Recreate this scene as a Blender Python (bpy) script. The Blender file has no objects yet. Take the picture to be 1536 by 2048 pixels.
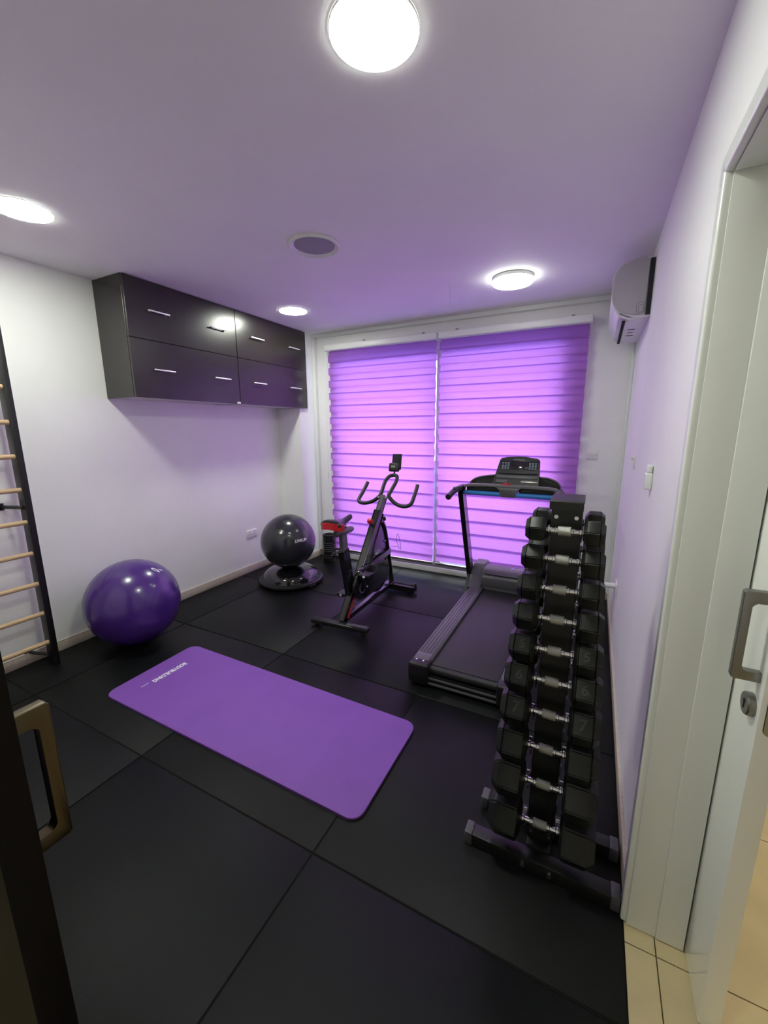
import bpy, bmesh, math, random
from mathutils import Vector, Matrix
PI = math.pi
C = bpy.context.scene.collection
R = math.radians

# ------------------------------------------------------------------ camera
cam_d = bpy.data.cameras.new('camera')
cam = bpy.data.objects.new('camera', cam_d); C.objects.link(cam)
cam_d.sensor_fit = 'VERTICAL'; cam_d.sensor_height = 24.0
cam_d.lens = 815.96 / 2048 * 24.0
cam_d.clip_start = 0.02; cam_d.clip_end = 200
_a, _b, _c = R(-27.186), R(-11.454), R(-0.325)
_f = Vector((math.sin(_a)*math.cos(_b), math.cos(_a)*math.cos(_b), math.sin(_b)))
_r = Vector((math.cos(_a), -math.sin(_a), 0)); _u = _r.cross(_f)
_r2 = _r*math.cos(_c) + _u*math.sin(_c); _u2 = -_r*math.sin(_c) + _u*math.cos(_c)
cam.matrix_world = Matrix(((_r2.x, _u2.x, -_f.x, 0), (_r2.y, _u2.y, -_f.y, 0), (_r2.z, _u2.z, -_f.z, 1.51), (0, 0, 0, 1)))
bpy.context.scene.camera = cam

# ------------------------------------------------------------------ world and exposure
w = bpy.data.worlds.new('sky'); bpy.context.scene.world = w; w.use_nodes = True
wn = w.node_tree.nodes['Background']; wn.inputs[0].default_value = (0.90, 0.93, 1.0, 1); wn.inputs[1].default_value = 5.2
sc = bpy.context.scene
sc.view_settings.view_transform = 'Standard'; sc.view_settings.look = 'None'
sc.view_settings.gamma = 1; sc.view_settings.use_curve_mapping = False
sc.view_settings.exposure = 0.96
sc.cycles.use_denoising = True
sc.cycles.max_bounces = 10; sc.cycles.diffuse_bounces = 6; sc.cycles.glossy_bounces = 4
sc.cycles.transparent_max_bounces = 12
sc.cycles.sample_clamp_indirect = 8.0
LAMP_E = 54.0
LAMP_COL = (0.94, 1.0, 0.87)

# ------------------------------------------------------------------ materials
def mat(name, col=(0.8, 0.8, 0.8), rough=0.5, metal=0.0, noise=0.0, nscale=40, bump=0.0, bscale=200, coat=0.0,
        spec=0.5, col2=None, emit=None, estr=0.0, trans=0.0, stretch=None, sheen=0.0):
    m = bpy.data.materials.new(name); m.use_nodes = True
    nt = m.node_tree; b = nt.nodes['Principled BSDF']
    b.inputs['Base Color'].default_value = (*col, 1); b.inputs['Roughness'].default_value = rough
    b.inputs['Metallic'].default_value = metal; b.inputs['Coat Weight'].default_value = coat
    b.inputs['Specular IOR Level'].default_value = spec
    b.inputs['Coat Roughness'].default_value = 0.08
    b.inputs['Sheen Weight'].default_value = sheen
    if trans: b.inputs['Transmission Weight'].default_value = trans
    if emit:
        b.inputs['Emission Color'].default_value = (*emit, 1); b.inputs['Emission Strength'].default_value = estr
    tc = nt.nodes.new('ShaderNodeTexCoord'); src = tc.outputs['Object']
    if stretch:
        mp = nt.nodes.new('ShaderNodeMapping'); mp.inputs['Scale'].default_value = stretch
        nt.links.new(src, mp.inputs[0]); src = mp.outputs[0]
    if noise or col2:
        n = nt.nodes.new('ShaderNodeTexNoise'); n.inputs['Scale'].default_value = nscale; n.inputs['Detail'].default_value = 5
        nt.links.new(src, n.inputs['Vector'])
        cr = nt.nodes.new('ShaderNodeValToRGB')
        c2 = col2 if col2 else tuple(max(0, c*(1-noise)) for c in col)
        cr.color_ramp.elements[0].position = 0.35; cr.color_ramp.elements[0].color = (*c2, 1)
        cr.color_ramp.elements[1].position = 0.65; cr.color_ramp.elements[1].color = (*col, 1)
        nt.links.new(n.outputs['Fac'], cr.inputs[0]); nt.links.new(cr.outputs[0], b.inputs['Base Color'])
    if bump:
        n2 = nt.nodes.new('ShaderNodeTexNoise'); n2.inputs['Scale'].default_value = bscale; n2.inputs['Detail'].default_value = 3
        nt.links.new(src, n2.inputs['Vector'])
        bp = nt.nodes.new('ShaderNodeBump'); bp.inputs['Strength'].default_value = bump; bp.inputs['Distance'].default_value = 0.002
        nt.links.new(n2.outputs['Fac'], bp.inputs['Height']); nt.links.new(bp.outputs[0], b.inputs['Normal'])
    return m

M_wall = mat('white paint', (0.87, 0.87, 0.855), 0.55, noise=0.03, nscale=3, bump=0.15, bscale=120)
M_ceil = mat('ceiling paint', (0.88, 0.86, 0.88), 0.7, noise=0.03, nscale=2, bump=0.1, bscale=90)
M_trim = mat('white gloss paint', (0.78, 0.80, 0.76), 0.28, bump=0.03, bscale=40)
M_door = mat('white lacquer', (0.90, 0.92, 0.87), 0.16, coat=0.4)
M_mat = mat('rubber mat', (0.0050, 0.0060, 0.0063), 0.46, col2=(0.0030, 0.0036, 0.0038), nscale=260, bump=0.25, bscale=420, spec=0.2)
M_gap = mat('dark seam', (0.006, 0.006, 0.006), 0.9)
M_tile = mat('beige tile', (0.56, 0.46, 0.27), 0.3, noise=0.10, nscale=9, bump=0.03, bscale=60)
M_grout = mat('grout', (0.22, 0.17, 0.10), 0.8)
M_base = mat('baseboard tile', (0.60, 0.52, 0.44), 0.35, noise=0.18, nscale=25, stretch=(1, 6, 1))
M_wenge = mat('wenge veneer', (0.022, 0.0165, 0.0155), 0.27, col2=(0.016, 0.012, 0.011), nscale=30, stretch=(1, 1, 14), bump=0.05, bscale=90, spec=0.75)
M_wengein = mat('cabinet underside', (0.62, 0.60, 0.60), 0.5)
M_darkdoor = mat('dark door veneer', (0.005, 0.0033, 0.003), 0.5, noise=0.3, nscale=30, stretch=(8, 8, 1), spec=0.12)
M_chrome = mat('chrome', (0.75, 0.76, 0.76), 0.12, metal=1.0)
M_bar = mat('brushed aluminium', (0.92, 0.92, 0.92), 0.45, metal=0.6)
M_satin = mat('satin steel', (0.50, 0.49, 0.45), 0.32, metal=1.0)
M_steelgrip = mat('knurled chrome', (0.55, 0.56, 0.53), 0.34, metal=1.0, bump=0.8, bscale=900)
M_nickel = mat('brushed nickel', (0.29, 0.29, 0.28), 0.38, metal=1.0)
M_bronze = mat('champagne bronze', (0.095, 0.075, 0.048), 0.3, metal=1.0)
M_rubber = mat('black rubber', (0.009, 0.0095, 0.010), 0.5, noise=0.2, nscale=60, bump=0.2, bscale=300)
M_hex = mat('hex rubber', (0.0075, 0.0088, 0.0086), 0.42, noise=0.25, nscale=50, bump=0.15, bscale=300, spec=0.4)
M_digit = mat('embossed rubber', (0.030, 0.033, 0.031), 0.4)
M_rack = mat('rack powder coat', (0.008, 0.008, 0.009), 0.4, bump=0.1, bscale=500)
M_black = mat('black plastic', (0.009, 0.009, 0.010), 0.38)
M_blackgloss = mat('gloss black', (0.012, 0.011, 0.014), 0.12, coat=0.5)
M_bikeframe = mat('bike enamel', (0.009, 0.0085, 0.011), 0.25, coat=0.4)
M_grey = mat('grey plastic', (0.10, 0.097, 0.104), 0.36)
M_rim = mat('tray rim plastic', (0.17, 0.16, 0.17), 0.38)
M_rail = mat('rail plastic', (0.085, 0.08, 0.09), 0.33, bump=0.1, bscale=300)
M_belt = mat('running belt', (0.018, 0.0175, 0.019), 0.5, noise=0.2, nscale=300, bump=0.2, bscale=700)
M_screen = mat('screen', (0.012, 0.014, 0.022), 0.1, coat=0.6)
M_key = mat('pale key', (0.25, 0.30, 0.36), 0.4)
M_blue = mat('blue foam tube', (0.035, 0.21, 0.58), 0.5)
M_red = mat('red plastic', (0.52, 0.012, 0.018), 0.3)
M_lcd = mat('lcd', (0.26, 0.29, 0.20), 0.25)
M_mark = mat('white print', (0.85, 0.84, 0.88), 0.5)
M_mark2 = mat('pale lilac print', (0.52, 0.36, 0.78), 0.5)
M_wood = mat('beech', (0.62, 0.44, 0.25), 0.4, noise=0.2, nscale=14, stretch=(6, 1, 6))
M_yoga = mat('purple foam', (0.235, 0.082, 0.455), 0.62, noise=0.06, nscale=6, bump=0.25, bscale=260)
M_pball = mat('purple vinyl', (0.070, 0.022, 0.200), 0.24, noise=0.1, nscale=4, coat=0.25, spec=0.6)
M_gball = mat('charcoal vinyl', (0.028, 0.029, 0.036), 0.22, coat=0.3)
M_bosu = mat('black vinyl dome', (0.008, 0.008, 0.010), 0.12, coat=0.6)
M_white = mat('white plastic', (0.78, 0.78, 0.77), 0.35)
M_acbody = mat('ac plastic', (0.76, 0.75, 0.78), 0.3)
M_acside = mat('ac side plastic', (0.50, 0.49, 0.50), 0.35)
M_seam = mat('thin dark line', (0.10, 0.10, 0.11), 0.6)
M_spk = mat('speaker mesh', (0.34, 0.33, 0.36), 0.6, noise=0.3, nscale=400)
M_alu = mat('white aluminium', (0.80, 0.80, 0.76), 0.35)
M_track = mat('grey track', (0.25, 0.25, 0.23), 0.4)
M_lamp = mat('lamp diffuser', (1, 1, 1), 0.5, emit=LAMP_COL, estr=LAMP_E)
M_drum = mat('drum diffuser', (1, 1, 1), 0.5, emit=LAMP_COL, estr=9)
M_passfill = mat('added passage fill diffuser', (1, 1, 1), 0.5, emit=(0.96, 1.0, 0.84), estr=50)  # glow of the fill lamp added behind the camera
M_roomfill = mat('added next room fill diffuser', (1, 1, 1), 0.5, emit=(1.0, 0.93, 0.78), estr=110)  # glow of the fill lamp added past the sliding door
M_lamprim = mat('lamp rim', (0.82, 0.84, 0.82), 0.4)
M_tintblue = mat('blue tint surface', (0.24, 0.30, 0.60), 0.8)  # blue picked to tint the daylight reaching the lower blinds
M_tintwarm = mat('warm tint surface', (0.80, 0.36, 0.30), 0.8)  # warm colour picked to tint the daylight on the upper blinds

def fabric():
    m = bpy.data.materials.new('lilac blind fabric'); m.use_nodes = True; nt = m.node_tree
    for n in list(nt.nodes): nt.nodes.remove(n)
    o = nt.nodes.new('ShaderNodeOutputMaterial'); d = nt.nodes.new('ShaderNodeBsdfDiffuse'); t = nt.nodes.new('ShaderNodeBsdfTranslucent')
    mx = nt.nodes.new('ShaderNodeMixShader'); mx.inputs[0].default_value = 0.62
    tc = nt.nodes.new('ShaderNodeTexCoord'); mp = nt.nodes.new('ShaderNodeMapping'); mp.inputs['Scale'].default_value = (3, 1, 260)
    nz = nt.nodes.new('ShaderNodeTexNoise'); nz.inputs['Scale'].default_value = 3.0
    nt.links.new(tc.outputs['Object'], mp.inputs[0]); nt.links.new(mp.outputs[0], nz.inputs['Vector'])
    cr = nt.nodes.new('ShaderNodeValToRGB')
    cr.color_ramp.elements[0].position = 0.3; cr.color_ramp.elements[0].color = (0.53, 0.20, 0.61, 1)
    cr.color_ramp.elements[1].position = 0.7; cr.color_ramp.elements[1].color = (0.60, 0.235, 0.67, 1)
    nt.links.new(nz.outputs['Fac'], cr.inputs[0])
    nt.links.new(cr.outputs[0], t.inputs['Color'])
    d.inputs['Color'].default_value = (0.36, 0.20, 0.60, 1)
    nt.links.new(d.outputs[0], mx.inputs[1]); nt.links.new(t.outputs[0], mx.inputs[2]); nt.links.new(mx.outputs[0], o.inputs[0])
    return m
M_fab = fabric()

def glassmat():
    m = bpy.data.materials.new('window glass'); m.use_nodes = True; nt = m.node_tree
    for n in list(nt.nodes): nt.nodes.remove(n)
    o = nt.nodes.new('ShaderNodeOutputMaterial'); a = nt.nodes.new('ShaderNodeBsdfTransparent'); g = nt.nodes.new('ShaderNodeBsdfGlossy')
    a.inputs[0].default_value = (0.93, 0.95, 0.94, 1); g.inputs['Roughness'].default_value = 0.02
    mx = nt.nodes.new('ShaderNodeMixShader'); mx.inputs[0].default_value = 0.06
    nt.links.new(a.outputs[0], mx.inputs[1]); nt.links.new(g.outputs[0], mx.inputs[2]); nt.links.new(mx.outputs[0], o.inputs[0])
    return m
M_glass = glassmat()

# ------------------------------------------------------------------ helpers
def V(*a): return Vector(a)
class MB:
    """collects shapes, links them as one mesh object"""
    def __init__(s): s.bm = bmesh.new()
    def box(s, x0, x1, y0, y1, z0, z1, bev=0.0, seg=2, M=None):
        g = bmesh.ops.create_cube(s.bm, size=1); vs = g['verts']
        for v in vs:
            v.co = V((x0+x1)/2 + v.co.x*(x1-x0), (y0+y1)/2 + v.co.y*(y1-y0), (z0+z1)/2 + v.co.z*(z1-z0))
        if M is not None:
            for v in vs: v.co = M @ v.co
        if bev > 0:
            es = list({e for v in vs for e in v.link_edges})
            bmesh.ops.bevel(s.bm, geom=es, offset=bev, segments=seg, affect='EDGES', profile=0.5)
        return s
    def beam(s, p, q, wx, wz, bev=0.004, up=V(0, 0, 1)):
        """box section from p to q; wx across, wz in the 'up' sense"""
        p = Vector(p); q = Vector(q); d = q-p; L = d.length; d.normalize()
        x = d.cross(up)
        if x.length < 1e-4: x = V(1, 0, 0)
        x.normalize(); z = x.cross(d)
        M = Matrix(((x.x, d.x, z.x, p.x), (x.y, d.y, z.y, p.y), (x.z, d.z, z.z, p.z), (0, 0, 0, 1)))
        return s.box(-wx/2, wx/2, 0, L, -wz/2, wz/2, bev, 2, M)
    def tube(s, pts, r, n=14, rs=None, cap=True):
        pts = [Vector(p) for p in pts]; rings = []
        T0 = (pts[1]-pts[0]).normalized(); a = V(0, 0, 1) if abs(T0.z) < 0.9 else V(1, 0, 0)
        N = T0.cross(a).normalized()
        for i, p in enumerate(pts):
            if i == 0: T = pts[1]-pts[0]
            elif i == len(pts)-1: T = pts[-1]-pts[-2]
            else: T = (pts[i+1]-p).normalized() + (p-pts[i-1]).normalized()
            T.normalize(); N = (N - T*N.dot(T)).normalized(); B = T.cross(N)
            rr = rs[i] if rs else r
            rings.append([s.bm.verts.new(p + (N*math.cos(2*PI*k/n) + B*math.sin(2*PI*k/n))*rr) for k in range(n)])
        for i in range(len(rings)-1):
            for k in range(n):
                s.bm.faces.new((rings[i][k], rings[i][(k+1) % n], rings[i+1][(k+1) % n], rings[i+1][k]))
        if cap:
            s.bm.faces.new(list(reversed(rings[0]))); s.bm.faces.new(rings[-1])
        return s
    def cyl(s, p, q, r, n=20, r2=None):
        return s.tube([p, q], r, n, rs=[r, r if r2 is None else r2])
    def lathe(s, prof, n=40, M=None, caps=True):
        """prof: (radius, z) list around local z"""
        rings = []
        for r, z in prof:
            if r < 1e-6: rings.append([s.bm.verts.new(V(0, 0, z))])
            else: rings.append([s.bm.verts.new(V(r*math.cos(2*PI*k/n), r*math.sin(2*PI*k/n), z)) for k in range(n)])
        if M is not None:
            for rg in rings:
                for v in rg: v.co = M @ v.co
        for a, b in zip(rings, rings[1:]):
            if len(a) == 1 and len(b) == 1: continue
            for k in range(n):
                if len(a) == 1: s.bm.faces.new((a[0], b[(k+1) % n], b[k]))
                elif len(b) == 1: s.bm.faces.new((a[k], a[(k+1) % n], b[0]))
                else: s.bm.faces.new((a[k], a[(k+1) % n], b[(k+1) % n], b[k]))
        if caps:
            if len(rings[0]) > 1: s.bm.faces.new(list(reversed(rings[0])))
            if len(rings[-1]) > 1: s.bm.faces.new(rings[-1])
        return s
    def prism(s, poly, axis, a0, a1, bev=0.0, seg=2):
        """poly in the plane across axis; axis 'x': (y,z), 'y': (x,z), 'z': (x,y)"""
        def P(u, v, t):
            return {'x': V(t, u, v), 'y': V(u, t, v), 'z': V(u, v, t)}[axis]
        A = [s.bm.verts.new(P(u, v, a0)) for u, v in poly]; B = [s.bm.verts.new(P(u, v, a1)) for u, v in poly]
        fs = [s.bm.faces.new(A), s.bm.faces.new(list(reversed(B)))]
        n = len(poly)
        for k in range(n): fs.append(s.bm.faces.new((A[k], B[k], B[(k+1) % n], A[(k+1) % n])))
        if bev > 0:
            es = list({e for f in fs[:2] for e in f.edges})
            bmesh.ops.bevel(s.bm, geom=es, offset=bev, segments=seg, affect='EDGES', profile=0.5)
        return s
    def sphere(s, c, r, u=24, v=14, sx=1, sy=1, sz=1):
        g = bmesh.ops.create_uvsphere(s.bm, u_segments=u, v_segments=v, radius=r)
        for vv in g['verts']: vv.co = Vector(c) + V(vv.co.x*sx, vv.co.y*sy, vv.co.z*sz)
        return s
    def build(s, name, m, parent=None, smooth=True, kind=None, mw=None):
        bmesh.ops.recalc_face_normals(s.bm, faces=s.bm.faces)
        me = bpy.data.meshes.new(name); s.bm.to_mesh(me); s.bm.free()
        me.materials.append(m)
        if smooth:
            for p in me.polygons: p.use_smooth = True
            me.set_sharp_from_angle(angle=R(32))
        o = bpy.data.objects.new(name, me); C.objects.link(o)
        if parent is not None: put(o, parent)
        if kind: o['kind'] = kind
        return o
def put(o, parent):
    """parent o, its mesh is written in world coordinates"""
    o.parent = parent
    L = Vector((0, 0, 0)); p = parent
    while p is not None: L += p.location; p = p.parent
    o.location = o.location - L
def thing(name, label, cat, loc=(0, 0, 0), group=None, kind=None):
    o = bpy.data.objects.new(name, None); C.objects.link(o); o.location = loc; o.empty_display_size = 0.1
    if kind: o['kind'] = kind
    else: o['label'] = label; o['category'] = cat
    if group: o['group'] = group
    return o
def tag(o, label, cat, group=None):
    o['label'] = label; o['category'] = cat
    if group: o['group'] = group
    return o
def struct(name, mb, m, parent=None): return mb.build(name, m, parent, kind='structure' if parent is None else None)
def text(name, s, size, m, parent, M, ext=0.0006, bold=0.0, sx=1.0, sub=None, shear=0.0):
    """flat lettering turned into mesh; M places local x (reading), y (up), z (out)"""
    cu = bpy.data.curves.new(name, 'FONT'); cu.body = s; cu.size = size; cu.extrude = ext; cu.offset = bold; cu.shear = shear
    cu.align_x = 'CENTER'; cu.align_y = 'CENTER'; cu.resolution_u = 3
    t = bpy.data.objects.new(name, cu); C.objects.link(t)
    dg = bpy.context.evaluated_depsgraph_get(); me = bpy.data.meshes.new_from_object(t.evaluated_get(dg))
    bpy.data.objects.remove(t)
    if sub:
        bm = bmesh.new(); bm.from_mesh(me); bmesh.ops.subdivide_edges(bm, edges=bm.edges, cuts=sub); bm.to_mesh(me); bm.free()
    for v in me.vertices: v.co = M @ V(v.co.x*sx, v.co.y, v.co.z)
    me.materials.clear(); me.materials.append(m)
    o = bpy.data.objects.new(name, me); C.objects.link(o); put(o, parent) if parent else None
    return o
def frame(o, x, y, z):
    return Matrix(((x[0], y[0], z[0], o[0]), (x[1], y[1], z[1], o[1]), (x[2], y[2], z[2], o[2]), (0, 0, 0, 1)))
def copy_thing(root, loc, label, group=None):
    r = root.copy(); C.objects.link(r); r.location = loc; r['label'] = label
    if group: r['group'] = group
    def rec(src, dst):
        for ch in list(src.children):
            c = ch.copy(); C.objects.link(c); c.parent = dst; rec(ch, c)
    rec(root, r)
    return r
def smoothpath(pts, n=6):
    """Catmull-Rom through pts"""
    P = [Vector(p) for p in pts]; P = [2*P[0]-P[1]] + P + [2*P[-1]-P[-2]]; out = []
    for i in range(1, len(P)-2):
        for k in range(n):
            t = k/n; a, b, c, d = P[i-1], P[i], P[i+1], P[i+2]
            out.append(0.5*((2*b) + (c-a)*t + (2*a-5*b+4*c-d)*t*t + (3*b-a-3*c+d)*t**3))
    out.append(P[-2]); return out

# ------------------------------------------------------------------ room shell
XL, XR, YB, H = -3.225, 0.217, 3.97, 2.54
YF = -1.3
fl = struct('floor', MB().box(-3.5, 3.0, YF-0.2, YB+0.15, -0.12, -0.014), M_grout)
# beige ceramic tiles of the doorway, the passage and the room beyond the sliding door
random.seed(3)
ts = 0.586; x0 = 0.285; y0 = 1.167
tile_me = None
for i in range(-5, 4):
    for j in range(-4, 4):
        ax, ay = x0 + i*ts, y0 + j*ts
        if ay < -1.5 or ax < -2.2: continue
        # only where no mat lies: passage in front, threshold and the room beyond
        if (ax + ts) <= 0.21 and (ay + ts) > 0.0 and ay > -0.05: continue
        if ax > 0.25 or (ay+ts) < 0.62 or (ax < 0.21 < ax+ts and ay < 1.2 and ay > -1.5):
            bx0 = ax+0.0015; bx1 = ax+ts-0.0015; by0 = ay+0.0015; by1 = ay+ts-0.0015
            MB().box(bx0, bx1, by0, by1, -0.013, -0.002, 0.0008, 1).build('floor_tile', M_tile, fl)
# black rubber mats, one metre square
xs = [XL+0.012, -2.79, -1.79, -0.79, 0.205]; ys = [-0.045, 0.955, 1.955, 2.955, 3.955]
for i in range(4):
    for j in range(4):
        g = 0.0022
        MB().box(xs[i]+g, xs[i+1]-g, ys[j]+g, ys[j+1]-g, -0.0015, 0.0085 if False else 0.0, 0.0025, 2).build('rubber_mat', M_mat, fl)
MB().box(xs[0], xs[-1], ys[0], ys[-1], -0.0139, -0.0016).build('mat_underlay', M_gap, fl)

struct('ceiling', MB().box(-3.5, 3.1, YF-0.2, YB+0.3, H, H+0.15), M_ceil)
struct('wall_left', MB().box(XL-0.2, XL, YF-0.2, YB+0.3, 0-0.1, H), M_wall)
# back wall with the sliding-window opening
WX0, WX1, WZ = -2.635, -0.265, 2.27
struct('wall_back', MB().box(XL-0.1, WX0, YB, YB+0.25, -0.1, H).box(WX1, 3.0, YB, YB+0.25, -0.1, H).box(WX0, WX1, YB, YB+0.25, WZ, H), M_wall)
# right wall with the opening of the sliding door
DY0, DY1, DZ = 0.32, 1.222, 2.043
struct('wall_right', MB().box(XR, 0.345, DY1, YB, -0.1, H).box(XR, 0.345, YF, DY0, -0.1, H).box(XR, 0.345, DY0, DY1, DZ, H), M_wall)
struct('wall_front', MB().box(-3.4, 3.1, YF-0.15, YF, -0.1, H), M_wall)
struct('wall_front_left', MB().box(XL, -1.47, 0.05, 0.19, 0, H), M_wall)
struct('wall_far_right', MB().box(2.9, 3.05, YF, YB, -0.1, H), M_wall)
# pilaster in the left back corner
struct('wall_column', MB().box(XL, -2.908, 3.665, YB, 0, H), M_wall)
# coving strips framing the back wall
struct('trim_1', MB().box(-2.908, XR, YB-0.055, YB, H-0.035, H, 0.003), M_trim)
struct('trim_2', MB().box(-2.908, -2.875, YB-0.05, YB, 0.075, H-0.035, 0.004), M_trim)
struct('trim_3', MB().box(XR-0.022, XR, YB-0.05, YB, 0.07, H-0.035, 0.004), M_trim)
# baseboards
bb = 0.068
struct('baseboard_left', MB().box(XL, XL+0.011, 0.19, 3.665, 0.0005, bb, 0.002).box(XL, XL+0.0115, 0.19, 3.665, bb, bb+0.006, 0.002), M_base)
struct('baseboard_column', MB().box(XL+0.011, -2.897, 3.654, 3.665, 0.0005, bb, 0.002).box(-2.908, -2.897, 3.665, 3.955, 0.0005, bb, 0.002), M_base)
struct('baseboard_back', MB().box(-2.897, WX0-0.01, YB-0.012, YB, 0.0005, bb, 0.002).box(WX1+0.01, XR-0.012, YB-0.012, YB, 0.0005, bb, 0.002), M_base)
struct('baseboard_right', MB().box(XR-0.012, XR, 1.33, YB-0.012, 0.0005, bb, 0.002), M_base)

# ------------------------------------------------------------------ sliding window and added tint surfaces outside
wf = MB()
yw0, yw1 = YB+0.02, YB+0.10
wf.box(WX0, WX0+0.055, yw0, yw1, 0, WZ, 0.004).box(WX1-0.055, WX1, yw0, yw1, 0, WZ, 0.004).box(WX0, WX1, yw0, yw1, WZ-0.055, WZ, 0.004)
win = struct('window_1', wf, M_alu)
MB().box(WX0, WX1, YB-0.012, yw1+0.02, 0.0, 0.052, 0.003).build('bottom_rail', M_alu, win)
MB().box(WX0+0.05, WX1-0.05, yw0-0.005, yw1, 0.053, 0.085, 0.003).build('track', M_track, win)
MB().box(-1.455, -1.385, yw0-0.004, yw1-0.03, 0.086, WZ-0.055, 0.004).build('meeting_stile', M_alu, win)
MB().box(WX0+0.055, -1.455, yw0+0.03, yw0+0.036, 0.086, WZ-0.055).build('pane', M_glass, win)
MB().box(-1.385, WX1-0.055, yw0+0.03, yw0+0.036, 0.086, WZ-0.055).build('pane', M_glass, win)
tint_ground = struct('tinted_ground', MB().box(-30, 30, YB+0.25, YB+40, -0.2, -0.03), M_tintblue)  # unseen ground added outside, blue so the lower blinds turn violet
struct('added_tint_canopy', MB().box(-7, 4, YB+0.25, YB+1.55, 2.42, 2.62), M_tintwarm)  # unseen canopy added to turn light on the upper blinds pink
struct('added_tint_parapet', MB().box(-7, 4, YB+1.75, YB+1.9, -0.03, 1.05), M_tintblue)  # unseen bluish wall added to cool light on the lower blinds

# ------------------------------------------------------------------ roller blinds (two, banded)
def blind(xa, xb, label, bottom=0.128, phase=0.0):
    top = 2.34; yf, yb2 = 3.880, 3.902
    t = thing('roller_blind', label, 'blind', ((xa+xb)/2, 3.89, bottom), group='banded blinds over the sliding window')
    p = 0.130; z = bottom + 0.012 + phase
    first_f = first_b = None
    k = 0
    while z < top:
        z1 = min(z+0.074, top)
        if z1 - z > 0.01:
            if first_f is None or z1-z < 0.0735:
                b = MB()
                # band curved very slightly, thickness under a millimetre
                n = 6; vs = []
                for q in range(n+1):
                    zz = z + (z1-z)*q/n; yy = yf - 0.0012*math.sin(PI*q/n)
                    vs.append((b.bm.verts.new(V(xa, yy, zz)), b.bm.verts.new(V(xb, yy, zz))))
                for q in range(n): b.bm.faces.new((vs[q][0], vs[q][1], vs[q+1][1], vs[q+1][0]))
                o = b.build('fabric_band', M_fab, t)
                if z1-z > 0.0735: first_f = (o, z)
            else:
                o = first_f[0].copy(); C.objects.link(o); o.location.z += z-first_f[1]
        zb = z + 0.0620; zb1 = min(zb+0.0715, top)
        if zb1 - zb > 0.01:
            if first_b is None or zb1-zb < 0.0705:
                b = MB(); vs = [b.bm.verts.new(V(xa+0.003, yb2, zb)), b.bm.verts.new(V(xb-0.003, yb2, zb)), b.bm.verts.new(V(xb-0.003, yb2, zb1)), b.bm.verts.new(V(xa+0.003, yb2, zb1))]
                b.bm.faces.new(vs); o = b.build('rear_band', M_fab, t)
                if zb1-zb > 0.0705: first_b = (o, zb)
            else:
                o = first_b[0].copy(); C.objects.link(o); o.location.z += zb-first_b[1]
        z += p
    MB().box(xa, xb, 3.874, 3.908, bottom-0.012, bottom+0.010, 0.003).build('bottom_bar', M_satin, t)
    hr = MB().box(xa-0.035 if xa < -2 else xa-0.008, xb+0.02 if xb > -1 else xb+0.008, 3.845, 3.968, 2.338, 2.402, 0.012, 3).build('headrail', M_white, t)
    return t
bl1 = blind(-2.665, -1.423, 'lilac banded roller blind over the half of the window beside the dark cabinets')
bl2 = blind(-1.390, -0.120, 'lilac banded roller blind behind the treadmill, beside the air conditioner', phase=0.018)
ch = MB(); ch.tube([V(-2.700, 3.872, 2.34), V(-2.700, 3.872, 1.03)], 0.0022, 6)
co = ch.build('pull_chain', M_white, bl1)
MB().lathe([(0.0, -0.075), (0.009, -0.07), (0.011, -0.03), (0.006, 0.0), (0.0, 0.002)], 14, Matrix.Translation(V(-2.700, 3.872, 1.03))).build('chain_weight', M_white, bl1)
for xx in (-2.2, -1.55, -1.22, -0.25):
    MB().box(xx-0.012, xx+0.012, 3.85, 3.965, 2.4025, 2.408, 0.001).build('fixing_clip', M_seam, bl1 if xx < -1.4 else bl2)

# ------------------------------------------------------------------ sliding door opening in the right wall (door_1)
d1 = thing('door_1', None, None, (0.3, 0.7, 0), kind='structure')
def casing(b):
    # plain architrave with a raised inner bead, room side
    b.box(XR-0.016, XR, DY1+0.004, DY1+0.082, 0, DZ+0.004, 0.004).box(XR-0.022, XR, DY1+0.001, DY1+0.020, 0, DZ+0.02, 0.006, 3)
    b.box(XR-0.016, XR, DY0-0.082, DY0-0.004, 0, DZ+0.004, 0.004)
    b.box(XR-0.016, XR, DY0-0.082, DY1+0.082, DZ+0.005, DZ+0.060, 0.004).box(XR-0.022, XR, DY0-0.02, DY1+0.020, DZ+0.001, DZ+0.020, 0.006, 3)
b = MB(); casing(b); b.build('casing', M_trim, d1)
MB().box(XR-0.006, 0.287, DY1-0.004, DY1+0.0, 0, DZ, 0.001).build('jamb_board', M_trim, d1)
MB().box(0.287, 0.3565, DY1-0.008, DY1+0.002, 0, DZ, 0.003).build('jamb_stop', M_trim, d1)
MB().box(XR-0.006, 0.3565, DY0, DY1-0.008, DZ-0.004, DZ, 0.001).build('head_board', M_trim, d1)
MB().box(XR-0.006, 0.3565, DY0-0.001, DY0+0.006, 0, DZ-0.004, 0.001).build('jamb_board', M_trim, d1)
MB().box(0.3465, 0.356, DY1+0.001, 1.30, 0, 2.1, 0).build('slot_shade', M_gap, d1)  # near-black strip stands in for the shade in the gap beside the leaf
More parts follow.
